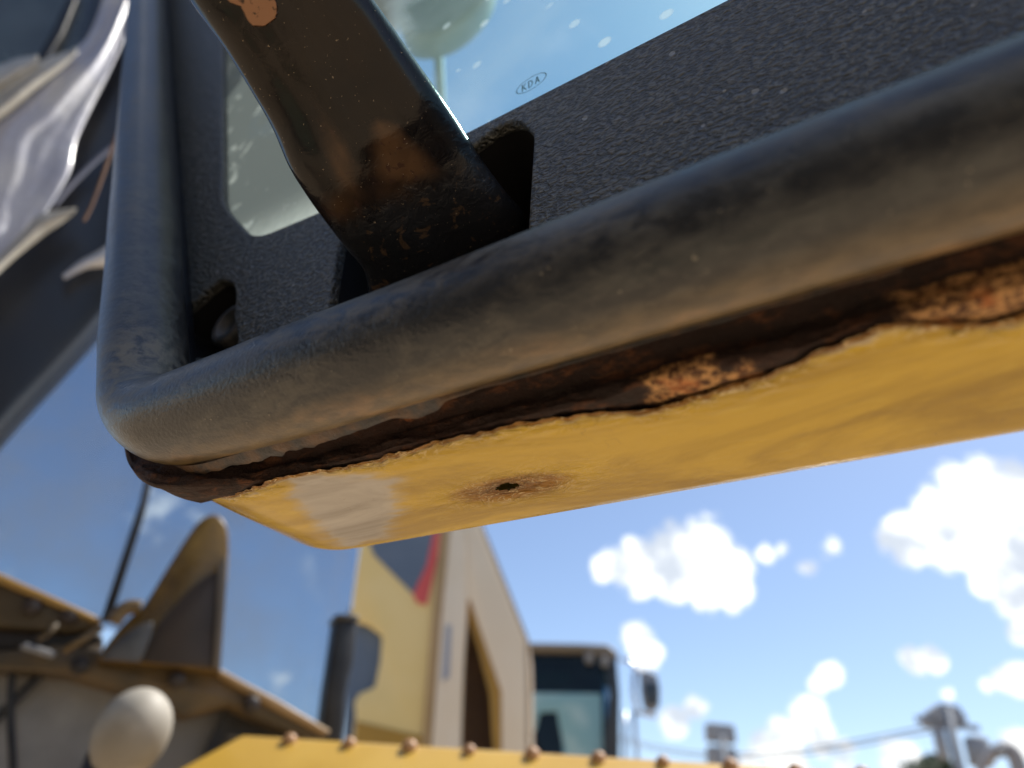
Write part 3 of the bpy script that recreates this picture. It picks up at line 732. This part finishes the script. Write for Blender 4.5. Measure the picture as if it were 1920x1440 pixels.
# lower sill and bracket
wp('sill', [(-140, 1015), (0, 1076), (192, 1163), (176, 1180), (120, 1185), (-140, 1165)], .97, .05, BROWNYEL, .004)  # underside shade put into the brown colour of this face
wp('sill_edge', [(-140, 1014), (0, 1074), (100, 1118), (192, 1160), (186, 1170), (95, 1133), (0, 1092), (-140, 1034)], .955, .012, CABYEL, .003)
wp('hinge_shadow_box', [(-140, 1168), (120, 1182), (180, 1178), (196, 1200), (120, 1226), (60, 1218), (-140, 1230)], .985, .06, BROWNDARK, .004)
wp('lower_beam', [(-140, 1228), (60, 1216), (110, 1208), (300, 1238), (414, 1258), (520, 1318), (615, 1372), (600, 1392), (470, 1342), (430, 1320), (350, 1342), (250, 1300), (120, 1262), (-140, 1240)], .955, .06, BROWNYEL, .006)
wp('beam_edge', [(400, 1250), (418, 1256), (520, 1310), (622, 1370), (612, 1380), (515, 1330), (412, 1270)], .945, .012, simple('tan_edge', (.30, .19, .08), (.36, .24, .11), .4, scale=10), .003)
# pointed bracket with a rounded gold rim
fin_px = smooth_px([(180, 1236), (205, 1200), (240, 1160), (268, 1136), (310, 1070), (345, 1015), (372, 978), (398, 964), (418, 974), (428, 1002), (428, 1060), (420, 1160), (413, 1260)], 4)
fin = wp('pointed_bracket', fin_px + [(300, 1246)], .93, .05, simple('bracket_gold', (.085, .050, .014), (.20, .12, .025), .3, scale=12), .012)
pobj('bracket_face', [wl(x, y, .925) for x, y in smooth_px([(268, 1240), (292, 1180), (330, 1132), (372, 1092), (405, 1072), (408, 1090), (405, 1170), (398, 1252)], 3)], NW * .004, BROWNDARK, fin, .001)
pobj('bracket_face', [wl(x, y, .924) for x, y in smooth_px([(188, 1236), (215, 1205), (250, 1178), (285, 1166), (282, 1195), (262, 1242)], 3)], NW * .004, simple('bracket_grey', (.045, .045, .05), (.09, .085, .08), .35, scale=14), fin, .001)
pobj('bracket_lip', [wl(x, y, .920) for x, y in [(409, 1060), (426, 1040), (425, 1100), (414, 1252), (400, 1252), (406, 1150)]], NW * .006, simple('lip_grey', (.10, .09, .08), (.14, .12, .10), .5, scale=8), fin, .001)
tube('hinge_bead', [wl(x, y, .92) for x, y in smooth_px([(212, 1168), (228, 1146), (246, 1138), (264, 1140)], 4)], .008, BROWNYEL, loader, seg=10)
tube('hinge_rod', [wl(x, y, .93) for x, y in [(118, 1222), (150, 1202), (192, 1176)]], .004, BROWNYEL, loader, seg=8)
tube('hinge_rod', [wl(x, y, .93) for x, y in [(70, 1200), (92, 1188), (106, 1170)]], .003, BROWNYEL, loader, seg=8)
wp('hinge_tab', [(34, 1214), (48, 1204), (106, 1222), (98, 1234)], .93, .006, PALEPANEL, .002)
wp('lower_panel', [(-140, 1236), (120, 1258), (250, 1296), (350, 1338), (432, 1318), (440, 1420), (440, 1700), (-140, 1700)], 1.02, .02, PALEPANEL, 0)
wp('dark_gap', [(428, 1316), (470, 1338), (600, 1388), (640, 1372), (660, 1700), (400, 1700), (380, 1420)], 1.0, .05, BLACK, 0)
tube('hose', [wl(x, y, .99) for x, y in smooth_px([(95, 1238), (72, 1268), (40, 1302), (0, 1340), (-60, 1400)], 4)], .0055, BLACK, loader, seg=8)
tube('hose', [wl(x, y, .985) for x, y in smooth_px([(26, 1234), (20, 1290), (20, 1360), (24, 1440), (24, 1520)], 4)], .0042, BLACK, loader, seg=8)
# black upright
wp('upright_post', [(632, 1160), (672, 1160), (664, 1240), (650, 1300), (640, 1420), (598, 1420), (612, 1300)], .97, .04, BLACK, .004)
wp('post_cap', [(630, 1150), (674, 1152), (673, 1164), (630, 1162)], .965, .045, BLACKPAINT, .003)
# ivory knob
kc = wl(246, 1378, .86); ksc = .86 / F
v = []; f = []
ra = (cr * .42 + cu * .90).normalized(); rb = (cr * .90 - cu * .42).normalized(); rc = cf
NU, NVV = 40, 28
for i in range(NVV + 1):
    p = math.pi * i / NVV
    for k in range(NU):
        t = 2 * math.pi * k / NU
        wob = 1 - .10 * math.cos(p) * -1
        v.append(kc + ra * math.cos(p) * 72 * ksc + (rb * math.cos(t) * 55 + rc * math.sin(t) * 55) * math.sin(p) * ksc * (1 + .04 * math.cos(p)))
for i in range(NVV):
    for k in range(NU): k2 = (k + 1) % NU; f.append((i * NU + k, i * NU + k2, (i + 1) * NU + k2, (i + 1) * NU + k))
kb = obj('ivory_knob', v, f, IVORY, loader, smooth=True, label='egg-shaped ivory knob')
tube('knob_stem', [kc - ra * .03, kc - ra * .14], [.030, .026], BROWNDARK, kb, seg=20)
# fender plate with rusty bolts along its top edge
NF = az(8)                       # plate runs nearly square to the view
def fw(px, py, d=.80): return on_wall(px, py, NF, d)
e0, e1 = fw(452, 1378), fw(1960, 1478)
e1.z = e0.z + (fw(1500, 1440).z - e0.z) * ((e1 - e0).length / (fw(1500, 1440) - e0).length)
ex = (e1 - e0).normalized(); nout = ex.cross(Vector((0, 0, 1))).normalized()
if nout.dot(FH) > 0: nout = -nout
slope = (nout * .75 - Vector((0, 0, 1)) * .66).normalized()     # the face falls towards the viewer
l0, l1 = e0 + slope * .10 - ex * .06, e1 + slope * .10
back = -nout
v = [e0, e1, l1, l0, e0 + back * .05, e1 + back * .05, l1 + back * .05 , l0 + back * .05]
f = [(0, 1, 2, 3), (4, 7, 6, 5), (0, 4, 5, 1), (1, 5, 6, 2), (2, 6, 7, 3), (3, 7, 4, 0)]
fender = obj('fender', v, f, SUNYEL, loader, label='bright sunlit yellow fender plate with a row of rusty bolts'); bevel(fender, .005, 3)
for (x_, y_, d_) in ((60, 1140, .965), (130, 1158, .965), (330, 1275, .948), (470, 1322, .948), (150, 1250, .948)):
    p_ = wl(x_, y_, d_); tube('bolt_head', [p_, p_ - NW * .008, p_ - NW * .010], [.010, .010, .007], BROWNDARK, loader, seg=6)
# its darker end cheek
pobj('fender_end', [fw(452, 1382, .83), fw(425, 1378, .83), fw(372, 1450, .83), fw(340, 1560, .83), fw(420, 1560, .83)], NF * .01, BROWNYEL, fender, .002)
bolt_me = None
bx = [543, 655, 768, 880, 998, 1122, 1243, 1370, 1492, 1618]
for i, x in enumerate(bx):
    yy = 1378 + (1440 - 1378) * (x - 452) / (1500 - 452) + 6
    p = on_wall(x, yy, NF, .797)
    if bolt_me is None:
        v = []; f = []; SEG = 16
        prof_ = [(.0078, -.004), (.0078, .0015), (.0072, .0042), (.0050, .0066), (.0022, .0078), (.0001, .008)]
        for r_, h_ in prof_:
            for k in range(SEG): a = 2 * math.pi * k / SEG; v.append(Vector((r_ * math.cos(a), r_ * math.sin(a), h_)))
        for j in range(len(prof_) - 1):
            for k in range(SEG): k2 = (k + 1) % SEG; f.append((j * SEG + k, j * SEG + k2, (j + 1) * SEG + k2, (j + 1) * SEG + k))
        bolt_me = bpy.data.meshes.new('bolt'); bolt_me.from_pydata(v, [], f); bolt_me.materials.append(RUSTBOLT)
        for q in bolt_me.polygons: q.use_smooth = True
    b = bpy.data.objects.new('bolt', bolt_me); COL.objects.link(b); b.parent = fender
    b.location = W(p) - origin_of(fender); b.scale = [random.uniform(.82, 1.12)] * 3
    nup = (nout * .5 + Vector((0, 0, 1))).normalized(); b.rotation_euler = W(nup).to_track_quat('Z', 'Y').to_euler()
# mirror or lamp housing seen through the door glass
hc = at(752, -48, .62)
v = []; f = []
e1_, e2_ = cr, cu
def head(px, py): return at(px, py, .62)
hp = smooth_px([(742, -120), (730, -40), (742, 30), (760, 62), (800, 66), (850, 50), (895, 12), (925, -40), (930, -120)], 5)
pobj('lamp_housing', [head(x, y) for x, y in hp], FWD * .05, GREENGREY, loader, .012)
pobj('lamp_bracket', [at(x, y, .66) for x, y in [(700, -120), (738, -120), (742, 40), (728, 48), (712, 0)]], FWD * .02, BLACK, loader, .002)
tube('lamp_stalk', [at(824, 40, .68), at(822, 100, .68), at(826, 180, .68), at(830, 330, .68)], .0045, simple('pale_stalk', (.30, .36, .36), (.4, .46, .46), .5, scale=12), loader, seg=8)

# dry straw caught behind the seal
st_ = tube('straw', [at(x, y, .55) for x, y in smooth_px([(252, 130), (240, 190), (218, 255), (196, 320), (172, 385), (157, 414)], 5)], .0011, STRAW, None, seg=6)
tag(st_, 'thin dry brown straw hanging in front of the dark corner post', 'straw')

# ================================================================== second machine: engine housing with decals
hood = top('wheel_loader', 'yellow and cream wheel loader engine housing with grille and red decal, under the rusty door', 'wheel loader', (0, 0, 0))
hood.location = W(CAM + az(-4) * 3.8 - Vector((0, 0, CAMZ)))
NH = az(6)
def hd(px, py, d=3.3): return on_wall(px, py, NH, d)
cornerT, cornerB = (845, 960), (775, 1700)
side = [(684, 940), (672, 1035), (660, 1120), (656, 1160), (690, 1172), (716, 1192), (712, 1240), (702, 1288), (672, 1300), (664, 1316), (666, 1345), (655, 1420), (650, 1700), (775, 1700), (793, 1400), (812, 1200), (838, 1000), (845, 940)]
pobj('side_cover', [hd(x, y) for x, y in side], NH * .04, HOODYEL, hood, .01)
pobj('grey_decal', [hd(x, y, 3.295) for x, y in [(672, 960), (700, 1040), (774, 1114), (800, 1060), (822, 960)]], NH * .003, GREYDECAL, hood)
pobj('red_stripe', [hd(x, y, 3.290) for x, y in [(822, 950), (834, 950), (826, 1020), (800, 1134), (782, 1130), (774, 1114), (800, 1060), (812, 1005)]], NH * .003, REDDECAL, hood)
pobj('grey_decal', [hd(x, y, 3.36) for x, y in [(652, 1140), (700, 1160), (735, 1185), (725, 1300), (712, 1440), (640, 1440), (648, 1300)]], NH * .003, GREYDECAL, hood)
pobj('lower_band', [hd(x, y, 3.292) for x, y in [(668, 1352), (720, 1364), (792, 1380), (788, 1440), (660, 1440)]], NH * .004, OCHRE, hood)
pobj('corner_strip', [hd(x, y, 3.28) for x, y in [(826, 980), (846, 980), (824, 1180), (806, 1420), (800, 1700), (780, 1700), (790, 1400), (808, 1180)]], NH * .05, simple('tan_strip', (.42, .28, .12), (.48, .32, .15), .4, scale=3), hood, .006)
fr_out = [(846, 960), (900, 960), (918, 1040), (952, 1120), (982, 1200), (986, 1300), (984, 1700), (800, 1700), (806, 1420), (824, 1180)]
fr_in = [(876, 1125), (884, 1125), (912, 1195), (935, 1280), (934, 1420), (932, 1700), (858, 1700), (862, 1420), (868, 1250)]
# frame with opening: build as strips round the opening
def quads(name, ringo, ringi, d, thick, mat, parent):
    pass
rear = [('frame_left', [(846, 960), (870, 960), (878, 1040), (876, 1130), (868, 1250), (862, 1420), (858, 1700), (801, 1700), (807, 1420), (825, 1180)]),
        ('frame_right', [(870, 960), (889, 960), (921, 1040), (953, 1120), (984, 1198), (986, 1300), (984, 1700), (938, 1700), (941, 1420), (940, 1296), (910, 1208), (880, 1120), (876, 1130), (878, 1040)])]
for nm, pts in rear: pobj(nm, [hd(x, y, 3.26) for x, y in pts], NH * .06, CREAM, hood, .008)
pobj('grille_surround', [hd(x, y, 3.30) for x, y in [(872, 1110), (888, 1110), (925, 1200), (948, 1290), (948, 1700), (925, 1700), (926, 1420), (918, 1300), (896, 1215), (880, 1165)]], NH * .12, OCHRE, hood, .006)
pobj('grille_back', [hd(x, y, 3.42) for x, y in [(850, 1090), (900, 1090), (960, 1280), (960, 1700), (840, 1700)]], NH * .02, GRILLE, hood)
ridge_pts = []
v = []; f = []
for i in range(60):
    y0_ = 1170 + i * 7
    a, b = hd(856, y0_, 3.41), hd(940, y0_ - 18, 3.41); k0 = len(v)
    dz = Vector((0, 0, -.006)); v += [a, b, b + dz - NH * .01, a + dz - NH * .01]; f.append((k0, k0 + 1, k0 + 2, k0 + 3))
gs = obj('grille_ridges', v, f, GRILLE, hood); gs['kind'] = 'stuff'
pobj('faded_lettering', [hd(x, y, 3.255) for x, y in [(835, 1172), (846, 1172), (842, 1270), (828, 1278)]], NH * .002, BLUEGREY, hood)
pobj('right_edge_strip', [hd(x, y, 3.27) for x, y in [(887, 960), (895, 960), (928, 1040), (960, 1120), (991, 1198), (994, 1300), (992, 1700), (986, 1700), (986, 1300), (982, 1200), (951, 1120), (919, 1040)]], NH * .5, simple('edge_tan', (.36, .27, .17), (.42, .32, .2), .5, scale=3), hood, 0)

# ================================================================== far cab with mirrors
fc = top('wheel_loader', 'distant wheel loader cab with dark glass and a side mirror, right of the cream housing', 'wheel loader', (0, 0, 0))
fc.location = W(CAM + az(5) * 7.5 - Vector((0, 0, CAMZ)))
NC = az(7)
def ck(px, py, d=7.0): return on_wall(px, py, NC, d)
pobj('cab_body', [ck(x, y, 7.25) for x, y in [(940, 1216), (1100, 1214), (1130, 1224), (1140, 1440), (1140, 1700), (940, 1700)]], NC * .9, CABIN, fc)
pobj('roof', [ck(x, y, 6.9) for x, y in [(930, 1206), (985, 1204), (1090, 1206), (1140, 1208), (1158, 1222), (1160, 1234), (1090, 1222), (930, 1218)]], NC * 1.3, simple('roof_brown', (.16, .13, .09), (.2, .16, .11), .5, scale=2), fc, .02)
pobj('roof_lamp', [ck(x, y, 6.85) for x, y in [(1096, 1226), (1112, 1226), (1112, 1242), (1098, 1240)]], NC * .1, PALEPANEL, fc, .01)
pobj('roof_lamp', [ck(x, y, 6.85) for x, y in [(1126, 1230), (1142, 1232), (1142, 1248), (1128, 1246)]], NC * .1, PALEPANEL, fc, .01)
pobj('windscreen', [ck(x, y, 7.0) for x, y in [(940, 1218), (1135, 1222), (1140, 1300), (1132, 1700), (940, 1700)]], NC * .01, FARGLASS, fc)
pobj('sun_visor', [ck(x, y, 7.1) for x, y in [(985, 1258), (1070, 1258), (1070, 1284), (985, 1284)]], NC * .01, simple('visor_tan', (.6, .4, .22), (.64, .44, .25), .6, scale=2), fc)
pobj('seat_cover', [ck(x, y, 6.97) for x, y in [(978, 1298), (1128, 1300), (1132, 1420), (1134, 1600), (1060, 1600), (1056, 1400), (1044, 1334), (1012, 1336), (1004, 1370), (978, 1384)]], NC * .02, CABCURT, fc, .01)
pobj('front_pillar', [ck(x, y, 6.92) for x, y in [(1134, 1226), (1156, 1232), (1162, 1300), (1160, 1700), (1128, 1700), (1132, 1400), (1142, 1300)]], NC * .1, CABTRIM, fc, .01)
tube('mirror_arm', [ck(x, y, 6.8) for x, y in [(1164, 1236), (1182, 1240), (1196, 1256), (1206, 1262)]], .018, CHROME, fc, seg=8)
tube('mirror_arm', [ck(x, y, 6.8) for x, y in [(1190, 1260), (1188, 1300), (1196, 1336), (1230, 1342)]], .022, CHROME, fc, seg=8)
tube('hand_rail', [ck(x, y, 6.8) for x, y in [(1172, 1335), (1172, 1440), (1172, 1600)]], .02, CHROME, fc, seg=8)
tube('hand_rail', [ck(x, y, 6.8) for x, y in [(1188, 1335), (1196, 1440), (1200, 1600)]], .02, CHROME, fc, seg=8)
mr = pobj('side_mirror', [ck(x, y, 6.78) for x, y in [(1200, 1262), (1212, 1256), (1232, 1262), (1238, 1290), (1237, 1324), (1226, 1334), (1208, 1328), (1202, 1300)]], NC * .08, simple('mirror_shell', (.2, .22, .25), (.26, .28, .3), .4, scale=5), fc, .02)
pobj('mirror_face', [ck(x, y, 6.765) for x, y in [(1207, 1280), (1234, 1280), (1236, 1322), (1212, 1322)]], NC * .01, DARKMIR, mr, .002)

# ================================================================== far background
def vert(px_base, px_top, y_top, dist, y_base=1640):
    a = az(0)
def pole_at(px, py, dist, n=None):
    r = ray(px, py); h = Vector((r.x, r.y, 0)); s = dist / h.length; p = CAM + r * s; return p
tp = pole_at(1774, 1326, 34)
up = top('utility_pole', 'utility pole with a crossarm cluster and transformer, at the lower right', 'utility pole', (tp.x, tp.y, 0))
tube('pole', [Vector((tp.x, tp.y, 0)), Vector((tp.x, tp.y, tp.z * .5)), tp], [.22, .20, .16], STEELGREY, up, seg=14)
rr_ = RH
pobj('crossarm', [tp + rr_ * a + Vector((0, 0, b)) for a, b in [(-1.2, -.62), (1.1, -.75), (1.1, -.55), (-1.2, -.40)]], FH * .15, STEELGREY, up)
pobj('pole_head', rounded([tp + rr_ * a + Vector((0, 0, b)) for a, b in [(-.85, -.75), (-.75, -.25), (-.15, .15), (.5, .1), (.75, -.35), (.5, -.7)]], .1, 3), FH * .5, STEELGREY, up, .05)
for s_, hh_ in ((.85, -1.45), (-.5, -1.3)):
    c = tp + rr_ * s_ + Vector((0, 0, hh_)); r0 = .42 if s_ > 0 else .22
    tube('transformer', [c - Vector((0, 0, .5)), c - Vector((0, 0, .45)), c + Vector((0, 0, .4)), c + Vector((0, 0, .5))], [r0 * .8, r0, r0, r0 * .7], STEELGREY, up, seg=16)
t2 = pole_at(1352, 1358, 40)
fl = top('floodlight_mast', 'dark floodlight mast with two stacked boxes, just above the bolts', 'floodlight', (t2.x, t2.y, 0))
tube('mast', [Vector((t2.x, t2.y, 0)), t2 - Vector((0, 0, .5))], .14, STEELGREY, fl, seg=10)
for dz in (-.35, -1.35):
    pobj('lamp_box', rounded([t2 + rr_ * a + Vector((0, 0, b + dz)) for a, b in [(-.66, -.42), (-.66, .38), (.66, .38), (.72, -.42)]], .12, 3), FH * .6, STEELGREY, fl, .04)
# wires strung to the pole
for k, (ya, yb) in enumerate([(1356, 1334), (1362, 1340)]):
    pa, pb = pole_at(1150, ya + 22, 60), tp + Vector((0, 0, -.5 - .2 * k))
    pts = [pa.lerp(pb, i / 20) - Vector((0, 0, 1.2 * math.sin(math.pi * i / 20))) for i in range(21)]
    wi = tube('power_line', pts, .045, STEELGREY, None, seg=5)
    tag(wi, ('upper' if k == 0 else 'lower') + ' of two thin overhead power lines running left from the utility pole', 'power line', 'power lines on the utility pole')
# excavator boom, far right
eb = pole_at(1880, 1408, 30)
ebt = top('excavator', 'distant excavator showing only its bent grey boom at the lower right corner', 'excavator', (eb.x, eb.y, 0))
def bp(px, py): return pole_at(px, py, 30)
boom = smooth_px([(1835, 1450), (1852, 1425), (1870, 1408), (1892, 1406), (1906, 1425), (1915, 1460), (1925, 1520)], 4)
w0 = [.16] * 6 + [.26] * 20
TANM = simple('boom_grey', (.26, .25, .25), (.34, .32, .31), .6, scale=1)
tube('boom', [bp(x, y) for x, y in boom], [.10 + .14 * min(1, i / 12) for i in range(len(boom))], TANM, ebt, seg=8)
tube('boom_pin', [bp(1868, 1412) - FH * .35, bp(1868, 1412) + FH * .35], .16, PALEPANEL, ebt, seg=12)
pobj('cab_body', [bp(x, y) for x, y in [(1880, 1560), (1960, 1560), (1960, 1640), (1880, 1640)]], FH * 2.5, TANM, ebt, .05)
# far tree crowns beside the pole
def tree(px, py, dist, rad, label):
    c = pole_at(px, py, dist); base = Vector((c.x, c.y, 0))
    t = top('tree', label, 'tree', base, 'trees at the foot of the pole')
    tube('trunk', [base, base + Vector((.1, 0, c.z * .45)), base + Vector((0, .1, c.z - rad * .3))], [.22, .16, .05], BARK, t, seg=8)
    v = []; f = []
    for i in range(2600):
        d = Vector((random.gauss(0, 1), random.gauss(0, 1), random.gauss(0, 1))).normalized()
        k = .75 + .35 * noise.noise(d * 2.2 + base * .1); r_ = rad * k * random.random() ** .35
        p = c - Vector((0, 0, rad * .8)) + Vector((d.x, d.y, d.z * .8)) * r_
        a = Vector((random.gauss(0, 1), random.gauss(0, 1), random.gauss(0, 1))).normalized(); b = a.orthogonal().normalized(); s = rad * .06; k0 = len(v)
        v += [p - a * s, p + b * s, p + a * s, p - b * s]; f.append((k0, k0 + 1, k0 + 2, k0 + 3))
    obj('crown', v, f, TREEM, t)
tree(1722, 1414, 46, 1.5, 'small tree crown left of the utility pole foot')
tree(1752, 1402, 48, 1.3, 'small tree crown touching the utility pole foot')
